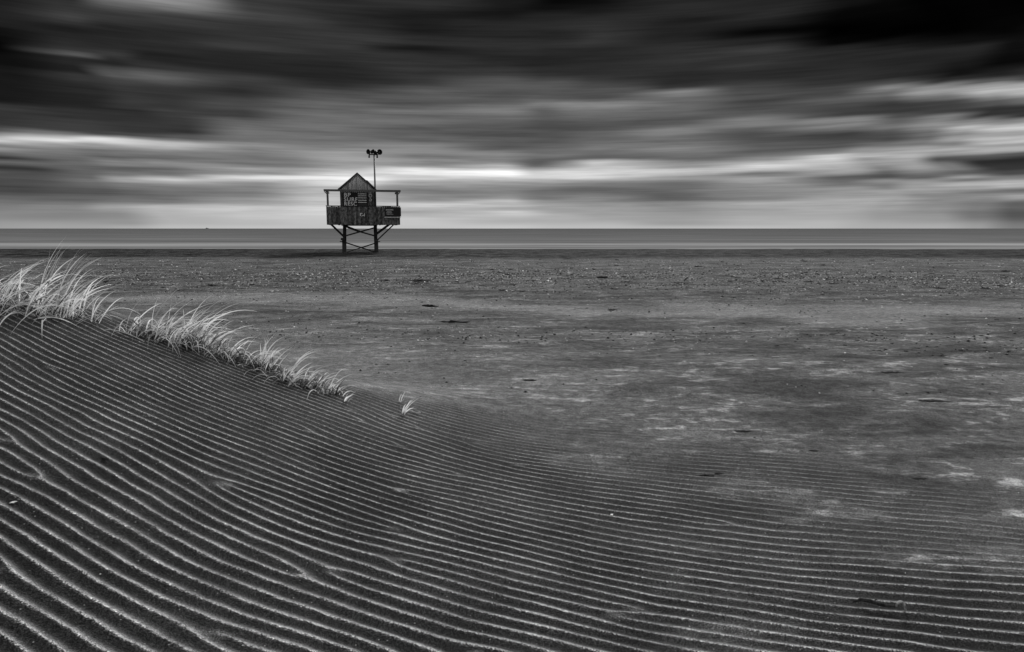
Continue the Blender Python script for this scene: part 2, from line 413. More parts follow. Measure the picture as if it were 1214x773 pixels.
def build_world():
    w = bpy.data.worlds.new('World'); S.world = w; w.use_nodes = True
    t = NT(w.node_tree)
    out = t.n('ShaderNodeOutputWorld'); bg = t.n('ShaderNodeBackground'); t.t.links.new(bg.outputs[0], out.inputs[0])
    d = t.n('ShaderNodeTexCoord').outputs['Generated']
    s = t.n('ShaderNodeSeparateXYZ'); t.put(s.inputs[0], d); x, y, z = s.outputs
    az = t.m('MULTIPLY', t.m('ARCTAN2', x, y), 180/math.pi)
    el = t.m('MULTIPLY', t.m('ARCSINE', t.m('MINIMUM', t.m('MAXIMUM', z, -1.0), 1.0)), 180/math.pi)
    cv = t.n('ShaderNodeCombineXYZ'); t.put(cv.inputs[0], az); t.put(cv.inputs[1], el)
    v = cv.outputs[0]
    warp = t.m('SUBTRACT', t.noise(v, 1.0, 3, .55, 0, (.10, .55, 1)), .5)
    warp2 = t.m('SUBTRACT', t.noise(v, 1.0, 2, .5, 0, (.07, .3, 5)), .5)
    wamp = t.rng(el, 0, 5, .0, 1.0)
    elw = t.m('ADD', el, t.m('MULTIPLY', t.m('MULTIPLY', warp, .42), wamp))
    azw = t.m('ADD', az, t.m('MULTIPLY', warp2, 9))
    pos = t.m('DIVIDE', elw, 19.0, clamp=True)
    val = None; prev = None
    for ux in sorted(SKY):
        rp = t.n('ShaderNodeValToRGB'); t.put(rp.inputs[0], pos); cr = rp.color_ramp; cr.interpolation = 'EASE'
        pts = []
        for vv, g in SKY[ux]:
            q = pix_dir(ux, vv).normalized()
            pts.append((max(0, math.degrees(math.asin(q.z)))/19.0, lin(g)))
        pts.sort()
        while len(cr.elements) < len(pts): cr.elements.new(.5)
        for i, (a, g) in enumerate(pts): cr.elements[i].position = a; cr.elements[i].color = (g, g, g, 1)
        q = pix_dir(ux, 190); a = math.degrees(math.atan2(q.x, q.y))
        if val is None: val = rp.outputs[0]
        else: val = t.mix(t.rng(azw, prev, a, t='SMOOTHSTEP'), val, rp.outputs[0])
        prev = a
    st = t.m('ADD', t.m('MULTIPLY', t.noise(v, 1.0, 4, .6, .2, (.06, 1.1, 1)), .6), t.m('MULTIPLY', t.noise(v, 1.0, 4, .65, 0, (.09, 3.4, 1)), .4))
    val = t.m('MULTIPLY', val, t.m('MULTIPLY', t.mix(t.rng(el, .2, 2.0), 1.0, t.rng(st, .34, .66, .66, 1.34)), t.rng(el, 4.5, 11, 1.10, .78)))
    # past the frame: the same cloud deck, brighter towards the zenith and behind
    side = t.rng(t.m('ABSOLUTE', az), 44, 75, t='SMOOTHSTEP')
    streak = t.noise(v, 1.0, 4, .6, .3, (.03, .25, 1))
    val = t.mix(side, val, t.rng(streak, .3, .7, .16, .5))
    sky = t.n('ShaderNodeTexSky', sky_type='NISHITA'); sky.sun_disc = False
    sky.sun_elevation = SUN_EL; sky.sun_rotation = SUN_AZ
    bw = t.n('ShaderNodeRGBToBW'); t.put(bw.inputs[0], sky.outputs[0])
    top = t.m('ADD', t.m('MULTIPLY', bw.outputs[0], .06), t.rng(streak, .3, .7, .42, .72))
    val = t.mix(t.rng(el, 20, 42, t='SMOOTHSTEP'), val, top)
    val = t.mix(t.rng(el, -.6, -.05), .06, val)
    t.put(bg.inputs[0], t.grey(val)); bg.inputs[1].default_value = 1.0
    w.cycles.sampling_method = 'MANUAL'; w.cycles.sample_map_resolution = 512
build_world()

sl = bpy.data.lights.new('sun', 'SUN'); sl.energy = 3.0; sl.angle = R(10); sl.color = (1, 1, 1)
so = link(bpy.data.objects.new('sun', sl))
sd = Vector((math.sin(SUN_AZ)*math.cos(SUN_EL), math.cos(SUN_AZ)*math.cos(SUN_EL), math.sin(SUN_EL)))
so.rotation_euler = sd.to_track_quat('Z', 'Y').to_euler(); so.location = (0, 10, 20)

# ------------------------------------------------------------------ materials
M_WOOD = surf('weathered_board', .012, .20, 4, (2.5, 2.5, 1.3), .85, .5, .02, contrast=(.40, .62))
M_SHINGLE = surf('roof_boards', .03, .34, 6, (3.5, 3.5, .5), .85, .5, .02, contrast=(.38, .62))
M_ROOF = surf('roof_sheet', .03, .07, 4, (1,1,1), .6)
M_DARK = surf('tarred_timber', .008, .022, 6, (1,1,1), .85)
M_TRIM = surf('grey_trim', .06, .14, 6, (1,1,1), .7)
M_STEEL = surf('galvanised_steel', .10, .20, 8, (1,1,1), .55, .1, spec=.4)
M_BLACK = surf('black_paint', .004, .012, 12, (1,1,1), .6, .1)
M_SIGN = surf('black_sign', .004, .012, 12, (1,1,1), .5, .05)
M_WHITE = surf('white_paint', .55, .75, 14, (1,1,1), .6, .05)
M_WHITE2 = surf('worn_white_paint', .22, .62, 22, (1,1,1), .7, .05, contrast=(.42, .58))
M_LETTER = surf('letter_paint', .70, .85, 9, (1,1,1), .7, .05)
M_PANEL = surf('grey_shutter', .018, .05, 14, (1,1,1), .7)
M_CONC = surf('stained_concrete', .02, .06, 12, (1,1,1), .9)
M_CIRC = surf('faded_paint', .4, .6, 30, (1,1,1), .8, .05)

# ------------------------------------------------------------------ the tower
def font_mesh(txt, size, name, mat, parent, x, y, z, sx=1.0, bold=.0, align='LEFT'):
    cu = bpy.data.curves.new(name, 'FONT'); cu.body = txt; cu.size = size; cu.align_x = align
    cu.extrude = .006; cu.offset = bold; cu.space_character = 1.14
    o = bpy.data.objects.new(name + '_curve', cu); COL.objects.link(o)
    bpy.context.view_layer.update()
    me = bpy.data.meshes.new_from_object(o.evaluated_get(bpy.context.evaluated_depsgraph_get()))
    bpy.data.objects.remove(o); me.name = name
    me.transform(Matrix.Translation((x, y, z)) @ Matrix.Rotation(math.pi/2, 4, 'X') @ Matrix.Diagonal((sx, 1, 1, 1)))
    me.materials.clear(); me.materials.append(mat)
    return link(bpy.data.objects.new(name, me), parent)

def build_tower():
    CX = 427.3
    gx, gy = ground_hit(CX, 298.6)
    dist = 48.2; q = pix_dir(CX, 298.6); az = math.atan2(q.x, q.y)
    px, py = dist*math.sin(az), dist*math.cos(az)
    base = h_at(px, py) - .03
    D = dist*math.cos(az)
    # metres per photo pixel on a plane that faces the camera at that place
    sx = dist*math.cos(az)**2/F*.998; sz = dist*math.cos(az)/F
    X = lambda u: (u - CX)*sx
    def Z(v):
        b = -(v - H0/2)/F; c, s = math.cos(PITCH), math.sin(PITCH)
        k = (-s + b*c)/(c + b*s)           # tangent of elevation along the ray's y
        return CAMZ + k*dist*math.cos(az) - base
    t = empty('lifeguard_tower', (px, py, base), -az)
    tag(t, 'dark timber surf lifeguard tower on braced stilts at the edge of the sea', 'lifeguard tower')
    y0, y1 = 0.0, 2.3                       # front and rear legs
    zf = Z(265.4)
    # legs
    for (ub, ut) in ((408.2, 409.4), (446.4, 446.2)):
        for yy in (y0, y1):
            l = MB(); l.bar((X(ub), yy, -.5), (X(ut), yy, Z(267)), .19, .19)
            lo = l.build('leg', M_DARK, t, .01)
            if yy == y0:
                f = MB(); f.bar((X(ub), yy, -.5), (X(ub)+.01, yy, Z(284.5)), .25, .25); f.build('leg_sleeve', M_CONC, lo, .015)
                b = MB(); b.bar((X(ub)-.26 if ub < 420 else X(ub)-.1, yy-.14, Z(286.2)), (X(ub)+.1 if ub < 420 else X(ub)+.27, yy-.14, Z(286.6)), .06, .05); b.build('bolt', M_DARK, lo)
    MB().tube([(X(408)-.02, -.12, Z(282.0)), (X(408)-.02, -.12, Z(284.6))], [.15, .17], 8).build('collar', M_DARK, t)
    # beams under the floor
    b = MB(); b.box(X(406), X(448.4), y0-.11, y0+.11, Z(267.6), Z(265.4)); b.build('floor_beam', M_DARK, t, .01)
    b = MB(); b.box(X(406), X(448.4), y1-.11, y1+.11, Z(267.6), Z(265.4)); b.build('floor_beam', M_DARK, t, .01)
    def brace(a, c, w, yy): 
        MB().bar((X(a[0]), yy, Z(a[1])), (X(c[0]), yy, Z(c[1])), w, .07).build('brace', M_DARK, t)
    brace((393.6, 265.4), (408, 280.0), .135, -.02)
    brace((463.5, 265.2), (447.2, 277.2), .16, -.02)
    brace((469.0, 265.2), (448.0, 284.6), .085, .09)
    brace((409.4, 267.6), (427.5, 274.7), .15, -.13); brace((427.3, 274.6), (446, 280.0), .10, -.13)
    brace((446, 269.6), (409.6, 279.8), .095, -.21)
    brace((409.4, 287.2), (445.6, 299.2), .085, -.16)
    brace((447, 287.8), (428, 293.6), .08, -.24); brace((428, 293.6), (409, 299.4), .06, -.24)
    # deck
    xl, xr = X(389.6), X(475.2); yf, yb = -.45, 2.9
    d = MB()
    n = 16
    for i in range(n):
        a = yf + (yb-yf)*i/n; d.box(xl, xr, a+.006, a+(yb-yf)/n-.006, zf-.0, zf+.05)
    d.build('deck', M_DARK, t)
    j = MB()
    for k in range(9):
        xx = xl + .2 + (xr-xl-.4)*k/8
        j.box(xx-.03, xx+.03, yf+.06, yb-.06, zf-.09, zf-.002)
    j.build('joists', M_DARK, t)
    # parapet of upright boards
    zt = Z(245.0)
    rr = random.Random(4)
    def boards(mb, a, c, axis, yy):
        k = int(abs(c-a)/.145)
        for i in range(k):
            p0 = a + (c-a)*i/k + .003; p1 = a + (c-a)*(i+1)/k - .003; o = rr.uniform(-.006, .006); e = rr.uniform(-.012, .012)
            if axis == 'x': mb.box(p0, p1, yy+o, yy+o+.03, zf-.06+rr.uniform(-.01, .01), zt+e)
            else: mb.box(yy+o, yy+o+.03, p0, p1, zf-.06, zt+e)
    p = MB(); boards(p, xl, xr, 'x', yf-.04); P = p.build('front_parapet', M_WOOD, t)
    p = MB(); boards(p, yf, yb, 'y', xl); p.build('side_parapet', M_WOOD, t)
    p = MB(); boards(p, yf, yb, 'y', xr-.03); p.build('side_parapet', M_WOOD, t)
    p = MB(); boards(p, xl, xr, 'x', yb); p.build('rear_parapet', M_WOOD, t)
    MB().box(xl-.03, xr+.02, yf-.075, yf+.05, zt+.013, zt+.055).build('parapet_cap', M_DARK, t, .006)
    # black strips painting in the dark of open slots, and the small emblem plate on the parapet
    fy = yf-.052
    MB().box(X(435.0)-.035, X(435.0)+.035, fy-.012, fy+.004, Z(264.6), Z(253.2)).build('painted_slot', M_BLACK, t)
    MB().box(X(395.8)-.02, X(395.8)+.02, fy-.012, fy+.004, Z(264.2), Z(254)).build('painted_slot', M_BLACK, t)
    e = MB().box(X(427.6), X(434.2), fy-.016, fy+.004, Z(256.9), Z(252.2)).build('badge', M_PANEL, t)
    em = MB()
    em.box(X(428.0), X(429.4), fy-.022, fy-.017, Z(256.3), Z(253.0)); em.box(X(428.0), X(431.0), fy-.023, fy-.017, Z(253.6), Z(252.6))
    em.poly([(X(429.6), Z(256.6)), (X(431.8), Z(254.6)), (X(433.9), Z(256.6)), (X(433.0), Z(256.7)), (X(431.8), Z(255.6)), (X(430.4), Z(256.7))], fy-.024, fy-.017)
    em.box(X(433.0), X(433.8), fy-.022, fy-.017, Z(255.8), Z(253.0))
    em.build('badge_mark', M_WHITE, e)
    # advertising board at the right
    by = yf-.10
    bd = MB().box(X(457.2), X(476.4), by, by+.04, Z(256.6), Z(245.8)).build('sign_board', M_SIGN, t, .004)
    bd['label'] = 'black sign board with small white lettering at the right end of the parapet'
    rr2 = random.Random(9)
    for row, (va, vb, ua, ub) in enumerate(((248.0, 249.6, 458.6, 467.6), (250.6, 251.4, 459.6, 465.4), (252.0, 253.0, 458.8, 465.8), (253.9, 254.5, 459.4, 467.4))):
        u = ua; txt = MB()
        while u < ub:
            w = rr2.uniform(.5, 1.0); txt.box(X(u), X(min(u+w, ub)), by-.006, by-.001, Z(vb), Z(va)); u += w + .28
        txt.build('lettering_row', M_WHITE2, bd)
    MB().box(X(456.6), X(475.6), by-.02, by+.03, Z(258.3), Z(257.0)).build('white_strip', M_WHITE2, t)
    # verandah roof frame and posts
    zb0, zb1 = Z(227.6), Z(225.2)
    MB().box(X(387.4), X(476.6), yf-.07, yf+.08, zb0, zb1).build('verandah_beam', M_TRIM, t, .008)
    for xx in (X(390.2), X(473.8)):
        MB().box(xx-.07, xx+.07, yf+.09, yb, zb0+.01, zb1-.01).build('verandah_beam', M_TRIM, t, .008)
    for u, s in ((391.6, 1), (472.4, -1)):
        MB().box(X(u)-.065, X(u)+.065, yf-.045, yf+.075, zt+.06, zb0-.003).build('post', M_TRIM, t, .006)
        MB().bar((X(u)-s*.02, yf+.02, Z(230.8)), (X(u)-s*.19, yf+.02, zb0-.02), .06, .06).build('post_bracket', M_TRIM, t)
    # cabin
    cl, cr_ = X(405.6), X(446.9); cy0, cy1 = .05, 2.35
    c = MB()
    k = 17
    for i in range(k):
        a = cl + (cr_-cl)*i/k; o = rr.uniform(-.006, .006)
        c.box(a+.003, a+(cr_-cl)/k-.003, cy0+o, cy0+.04, zf+.055, Z(226.2))
    c.build('front_wall', M_WOOD, t)
    MB().box(cl+.001, cl+.045, cy0+.045, cy1, zf+.055, Z(226.2)).build('side_wall', M_WOOD, t)
    MB().box(cr_-.045, cr_-.001, cy0+.045, cy1, zf+.055, Z(226.2)).build('side_wall', M_WOOD, t)
    MB().box(cl+.05, cr_-.05, cy1-.045, cy1, zf+.055, Z(226.2)).build('rear_wall', M_WOOD, t)
    MB().box(cr_-.09, cr_+.05, cy0-.06, cy0-.01, zf+.055, Z(226.2)).build('corner_post', M_DARK, t)
    # gable with upright boards
    zp = Z(205.6); ze = Z(225.2); xm = X(426.3); gl, gr = X(406.0), X(446.4)
    g = MB(); k = 26
    for i in range(k):
        a = gl + (gr-gl)*i/k + .003; b_ = gl + (gr-gl)*(i+1)/k - .003
        def hz(x): return ze + (zp-ze)*(1-abs(x-xm)/((xm-gl) if x < xm else (gr-xm)))
        g.poly([(a, ze+.01), (b_, ze+.01), (b_, max(ze+.02, hz(b_)-.03)), (a, max(ze+.02, hz(a)-.03))], cy0-.05+rr.uniform(-.008, .008), cy0)
    g.build('gable', M_SHINGLE, t)
    th = .07
    rf = MB(); rf.poly([(gl-.12, ze+.015), (xm, zp), (xm, zp+th), (gl-.16, ze+.05)], cy0-.08, cy1+.15); rf.build('roof', M_ROOF, t)
    rf = MB(); rf.poly([(gr+.08, ze+.015), (gr+.12, ze+.05), (xm+.002, zp+th), (xm+.002, zp)], cy0-.08, cy1+.15); R2 = rf.build('roof', M_ROOF, t)
    # raised sheet lying on the right-hand slope
    MB().poly([(X(436.2), Z(213.6)), (X(437.6), Z(213.0)), (X(447.6), Z(222.9)), (X(447.4), Z(225.0)), (X(446.4), Z(224.8))], .2, 1.7).build('roof_hatch', M_ROOF, R2)
    # name panel
    py_ = cy0-.075
    nb = MB().box(X(408.3), X(425.4), py_, py_+.055, Z(244.9), Z(228.0)).build('name_board', M_SIGN, t, .003)
    nb['label'] = 'black board with three rows of large white capital letters beside the shutter'
    for txts, vb, uu, sz_, w in (('BP', 233.3, 410.0, .36, 1.1), ('SURF', 238.7, 410.0, .37, 1.0), ('RESC', 243.9, 410.0, .365, .94)):
        font_mesh(txts, sz_, 'lettering', M_LETTER, nb, X(uu), py_-.006, Z(vb), w, .006)
    sh = MB().box(X(425.7), X(437.6), py_-.02, py_+.06, Z(244.9), Z(228.0)).build('shutter', M_SIGN, t, .003)
    lv = MB()
    for k, v in enumerate((229.9, 232.2, 234.6, 237.4, 239.9)):
        lv.box(X(426.4), X(436.3), py_-.034, py_-.021, Z(v+.38), Z(v-.38))
    lv.build('white_slats', M_LETTER, sh)
    MB().box(X(426.8), X(436.3), py_-.034, py_-.021, Z(244.2), Z(241.2)).build('notice', M_PANEL, sh)
    ci = MB()
    for v, r_ in ((232.0, 1.7), (237.0, 1.3)):
        pts = [(X(441.0) + r_*sx*math.cos(a*math.pi/12), cy0-.03, Z(v) + r_*sz*math.sin(a*math.pi/12)) for a in range(25)]
        ci.tube(pts, .03, 6)
    ci.build('painted_rings', M_CIRC, t)
    # mast with loudspeakers
    mx = X(446.9)
    ms = MB().tube([(mx, .25, zf+.1), (mx, .25, Z(182.4))], [.062, .052], 12).build('mast', M_STEEL, t, smooth=True)
    MB().box(X(440.6), X(451.8), .19, .31, Z(182.9), Z(181.9)).build('crossbar', M_BLACK, ms, .005)
    for u in (441.0, 450.4):
        MB().tube([(X(u+(.5 if u < 445 else -.3)), .22, Z(182.4)), (X(u), .2, Z(183.8)), (X(u), .2, Z(186.4))], [.04, .045, .06], 8).build('bracket', M_BLACK, ms)
    horn = [(0, .05), (.10, .06), (.16, .10), (.26, .16), (.32, .205), (.325, .17), (.24, .12), (.12, .05), (.11, .02)]
    for (u, v, ax, k) in ((441.6, 179.2, (-.75, -.8, -.05), .85), (452.6, 179.4, (.35, -1, -.02), .92), (444.0, 179.0, (.3, .9, 0), .6), (449.8, 179.8, (-.5, .9, 0), .7), (446.6, 178.6, (-.6, -.8, .2), .6), (448.2, 179.9, (.8, -.4, -.2), .5)):
        hb = MB(); axv = Vector(ax).normalized()
        c0 = Vector((X(u), .22, Z(v))) - axv*.16*k
        hb.lathe(c0, axv, [(h*k, r_*k) for h, r_ in horn], 20)
        ho = hb.build('loudspeaker', M_BLACK, ms, smooth=True)
        MB().tube([(X(u), .22, Z(v)-.05), (X(u)*.9+mx*.1, .22, Z(182.1))], .03, 8).build('speaker_bracket', M_BLACK, ho)
        MB().lathe(c0 + axv*.10*k, axv, [(0, .045*k), (.10*k, .055*k), (.15*k, .02*k)], 12).build('driver_cap', M_STEEL if u > 452 else M_BLACK, ho, smooth=True)
    return t
build_tower()

# ------------------------------------------------------------------ ship on the horizon
def build_ship():
    q = pix_dir(245.5, 271); D = 5200.0; k = D/q.y
    t = empty('distant_ship', (q.x*k, D, -.36))
    tag(t, 'tiny dark ship far out on the horizon at the left', 'ship')
    MB().poly([(-9, 0), (9, 0), (11, 4), (-10, 3.6)], -3, 3).build('hull', M_DARK, t)
    MB().box(-6, -2, -2, 2, 4, 8).build('bridge', M_DARK, t)
    MB().tube([(1.5, 0, 3.5), (1.5, 0, 10)], .4, 6).build('mast', M_DARK, t)
build_ship()

# ------------------------------------------------------------------ grass
def grass_mat(name, lo, hi, tip):
    m, t, p = new_mat(name)
    a = t.attr('shade'); l = t.attr('along')
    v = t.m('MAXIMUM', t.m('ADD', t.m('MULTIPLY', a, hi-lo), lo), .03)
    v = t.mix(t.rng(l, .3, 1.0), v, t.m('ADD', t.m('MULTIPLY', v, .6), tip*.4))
    t.put(p.inputs['Base Color'], t.grey(v))
    p.inputs['Roughness'].default_value = .55; p.inputs['Specular IOR Level'].default_value = .4
    tr = t.n('ShaderNodeBsdfTranslucent'); t.put(tr.inputs[0], t.grey(v))
    mx = t.n('ShaderNodeMixShader'); mx.inputs[0].default_value = .5
    out = [n for n in t.t.nodes if n.type == 'OUTPUT_MATERIAL'][0]
    t.t.links.new(p.outputs[0], mx.inputs[1]); t.t.links.new(tr.outputs[0], mx.inputs[2]); t.t.links.new(mx.outputs[0], out.inputs[0])
    return m
M_BLADE = grass_mat('live_grass', .70, .97, 1.0)
M_DEAD = grass_mat('dead_grass', .02, .9, .6)

def blade_path(rnd, p0, az, elev, L, bend, gust=0.0, n=11):
    """walks from the root; elev falls by bend over the length, az drifts with the wind"""
    p = Vector(p0); pts = [p.copy()]; ds = L/n
    for i in range(n):
        f = (i+.5)/n
        e = elev - bend*f**1.35; a = az + gust*f
        p = p + Vector((math.cos(e)*math.cos(a), math.cos(e)*math.sin(a), math.sin(e)))*ds
        pts.append(p.copy())
    return pts
def add_blade(vs, fs, shade, along, pts, w, sh, rnd):
    n = len(pts); base = len(vs); side0 = Vector((rnd.uniform(-1, 1), rnd.uniform(-.5, .5), rnd.uniform(-.3, .3)))
    for i, p in enumerate(pts):
        t = (pts[min(i+1, n-1)] - pts[max(i-1, 0)]).normalized()
        s = (side0 - t*side0.dot(t)); s = s.normalized() if s.length > 1e-3 else Vector((1, 0, 0))
        up = t.cross(s); f = i/(n-1); ww = w*(.55 + .9*f if f < .3 else .82*(1 - ((f-.3)/.7)**1.6) + .02)/2
        for q in (-s*ww + up*ww*.35, Vector((0, 0, 0)) - up*ww*.2, s*ww + up*ww*.35):
            vs.append(p + q); shade.append(sh); along.append(f)
    for i in range(n-1):
        a = base + 3*i
        fs.append((a, a+1, a+4, a+3)); fs.append((a+1, a+2, a+5, a+4))
def mesh_from(name, vs, fs, shade, along, mat, parent, org):
    me = bpy.data.meshes.new(name); me.from_pydata([v - org for v in vs], [], fs)
    for nm, arr in (('shade', shade), ('along', along)):
        a = me.attributes.new(nm, 'FLOAT', 'POINT'); a.data.foreach_set('value', arr)
    for p in me.polygons: p.use_smooth = True
    me.materials.append(mat); return link(bpy.data.objects.new(name, me), parent)

GROUPG = 'marram grass tufts along the dune crest'
# base pixel u,v, plan spread x,y, tall blades, low blades, blade length range, lean, label
TUFTS = [
 (-22, 356, .16, .20, 16, 18, .26, .46, .9, 'wind-blown pale grass tuft cut by the left edge of the photo'),
 (14, 366, .13, .22, 20, 22, .26, .50, .9, 'tall grass tuft at the far left of the crest with long arching blades'),
 (58, 372, .14, .16, 32, 26, .28, .54, .75, 'tallest upright grass tuft on the left of the crest reaching over the dark shore'),
 (88, 372, .06, .10, 5, 5, .18, .36, 1.1, 'thin low grass tuft right of the tallest one'),
 (112, 381, .03, .04, 7, 4, .22, .42, .9, 'sparse forked grass sprig standing before the gap in the tufts'),
 (150, 394, .03, .04, 4, 3, .20, .42, 1.0, 'small grass tuft left of the densest clump with one dark stem'),
 (176, 399, .07, .10, 15, 20, .22, .44, 1.1, 'grass tuft on the left flank of the densest clump'),
 (205, 406, .12, .12, 30, 44, .24, .48, 1.15, 'densest bright grass clump in the middle of the crest'),
 (238, 414, .12, .11, 27, 46, .20, .44, 1.2, 'bushy grass clump with shadow-dark stubs right of the densest one'),
 (274, 425, .12, .10, 17, 36, .15, .34, 1.25, 'low tangled grass tuft with dark stems below the bushy clump'),
 (312, 438, .10, .08, 17, 34, .14, .36, 1.1, 'curly grass tuft with one tall feathery blade'),
 (342, 452, .11, .07, 15, 30, .12, .30, 1.15, 'flattened grass tuft spreading along the lower crest'),
 (372, 461, .09, .05, 16, 22, .14, .31, 1.1, 'last dense grass tuft at the lower end of the crest with a feathery plume'),
 (396, 468, .05, .03, 9, 8, .10, .24, 1.2, 'thin grass tuft at the very end of the tangled row, above the tiny sprig'),
 (410, 476, .02, .015, 4, 2, .08, .13, .9, 'tiny three-bladed grass sprig alone below the last dense tuft'),
 (474, 477, .012, .012, 3, 1, .05, .085, .4, 'tiny pair of upright grass shoots above the lone right-hand sprig'),
 (478, 491, .012, .012, 5, 1, .14, .20, .8, 'rightmost lone grass sprig leaning right on the bare dune'),
]
def crest_hit(u, v):
    x, y = ground_hit(u, v)
    while y > 5.45 and v < 520: v += 1.0; x, y = ground_hit(u, v)
    return x, y
TUFT_OBJ = []
def build_grass():
    for k, (u, v, sx, sy, nt, nl, l0, l1, lean, lab) in enumerate(TUFTS):
        rnd = random.Random(100+k)
        bx, by = crest_hit(u, v); org = Vector((bx, by, h_at(bx, by)))
        t = empty('grass_tuft', org); tag(t, lab, 'grass tuft', GROUPG); TUFT_OBJ.append(t)
        vs, fs, sh, al = [], [], [], []
        big = nt > 8
        for i in range(nt):
            gx = bx + rnd.gauss(0, sx*.6); gy = by + rnd.gauss(0, sy*.6)
            p0 = (gx, gy, h_at(gx, gy) - .01)
            az = rnd.gauss(.0, .65); el = R(rnd.uniform(48, 82)) - .12*(lean-.8)
            L = rnd.uniform(l0, l1); bend = rnd.choice((rnd.uniform(.5, 1.1), rnd.uniform(.9, 1.6), rnd.uniform(1.3, 2.2)))*lean
            gust = rnd.uniform(-.7, .7)
            if k < 3: bend = bend*1.08 + .05; L *= 1.08
            elif rnd.random() < .12: L *= 1.3; bend *= .6
            s = rnd.uniform(.35, 1) if rnd.random() > .2 else -1.5
            add_blade(vs, fs, sh, al, blade_path(rnd, p0, az, el, L, bend, gust), rnd.uniform(.008, .0135), s, rnd)
            # each leaf ends in a fan of fine wind-split fibres
            if big and rnd.random() < .30:
                for q in range(rnd.randint(2, 4)):
                    add_blade(vs, fs, sh, al, blade_path(rnd, p0, az + rnd.gauss(0, .07), el + rnd.gauss(0, .06), L*rnd.uniform(.85, 1.12), bend + rnd.gauss(0, .12), gust + rnd.gauss(0, .1)), rnd.uniform(.003, .005), s, rnd)
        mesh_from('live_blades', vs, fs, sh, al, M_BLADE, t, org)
        vs, fs, sh, al = [], [], [], []
        for i in range(nl):
            gx = bx + rnd.gauss(0, sx*.8); gy = by + rnd.gauss(0, sy*.6) - (.04 if big else 0)
            p0 = (gx, gy, h_at(gx, gy) - .01)
            az = rnd.choice([rnd.gauss(0, .7), rnd.gauss(0, .5), rnd.gauss(3.6, .5), rnd.gauss(-1.2, .6)]) if big else rnd.gauss(0, .6)
            el = R(rnd.uniform(30, 78)); L = rnd.uniform(.35, 1.0)*l1; bend = rnd.uniform(.9, 2.3)
            s = rnd.choice([rnd.uniform(0, .15), rnd.uniform(.5, 1.0)])
            add_blade(vs, fs, sh, al, blade_path(rnd, p0, az, el, L, bend, rnd.uniform(-.8, .8)), rnd.uniform(.006, .011), s, rnd)
        # short stubs coloured nearly black, painting the contact shadow under the tuft
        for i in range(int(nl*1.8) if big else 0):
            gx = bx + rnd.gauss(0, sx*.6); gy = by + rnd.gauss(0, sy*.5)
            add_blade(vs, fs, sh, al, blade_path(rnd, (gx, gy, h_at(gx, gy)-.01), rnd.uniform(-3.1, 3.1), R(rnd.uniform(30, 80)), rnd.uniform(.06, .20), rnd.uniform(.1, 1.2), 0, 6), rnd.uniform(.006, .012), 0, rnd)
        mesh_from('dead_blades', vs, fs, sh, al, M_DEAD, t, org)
    # the long blades that arch down the front of the dune (photo: root to tip)
build_grass()

def arching():
    """long single blades that fall forward from the crest tufts"""
    lst = [((98, 378), (12, 399), .17, 'long pale grass blade arching left and down onto the dune face'),
           ((92, 376), (-4, 385), .18, 'long pale blade arching left towards the photo edge'),
           ((60, 374), (-14, 390), .13, 'pale blade arching low over the left edge'),
           ((46, 376), (112, 384), .17, 'blade arching right over to the sparse sprig'),
           ((52, 382), (50, 403), .06, 'short blade hooked down into the sand'),
           ((28, 374), (-10, 406), .09, 'blade drooping to the left edge of the dune face'),
           ((40, 380), (94, 390), .05, 'blade lying almost flat under the tallest tuft'),
           ((186, 404), (212, 424), .08, 'hooked blade hanging below the clump'),
           ((150, 396), (132, 402), .08, 'blade leaning left at the gap'),
           ((262, 420), (280, 437), .05, 'blade curled onto the ripples'),
           ((225, 414), (262, 436), .08, 'blade curled down below the bushy clump'),
           ((300, 440), (318, 450), .04, 'short blade bent onto the ripples'),
           ((200, 408), (238, 424), .05, 'blade lying along the foot of the clump')]
    for k, (a, b, rise, lab) in enumerate(lst):
        rnd = random.Random(300+k)
        ax, ay = crest_hit(*a); bx, by = crest_hit(*b)
        A = Vector((ax, ay, h_at(ax, ay))); B = Vector((bx, by, h_at(bx, by) + .004))
        C = (A+B)/2 + Vector((0, 0, rise*1.7))
        pts = [A*(1-f)**2 + C*2*f*(1-f) + B*f*f for f in [i/14 for i in range(15)]]
        vs, fs, sh, al = [], [], [], []
        add_blade(vs, fs, sh, al, pts, .0125, .9, rnd)
        add_blade(vs, fs, sh, al, [p + Vector((.015*math.sin(i*.4), .01, .012*math.sin(i*.3))) for i, p in enumerate(pts[:12])], .006, .5, rnd)
        par = min(TUFT_OBJ, key=lambda q: (q.location - A).length)
        o = mesh_from('arching_blade', vs, fs, sh, al, M_BLADE, par, A); o.location = A - par.location
        o['label'] = lab
arching()

# ------------------------------------------------------------------ things lying on the sand
M_WEED = surf('dry_seaweed', .010, .045, 30, (1,1,1), .9, .6, .01)
M_SHELL = surf('bleached_shell', .45, .75, 30, (1,1,1), .5, .2, .002)
M_STICK = surf('driftwood', .004, .05, 40, (1,1,1), .8, .5, .004, contrast=(.42, .6))

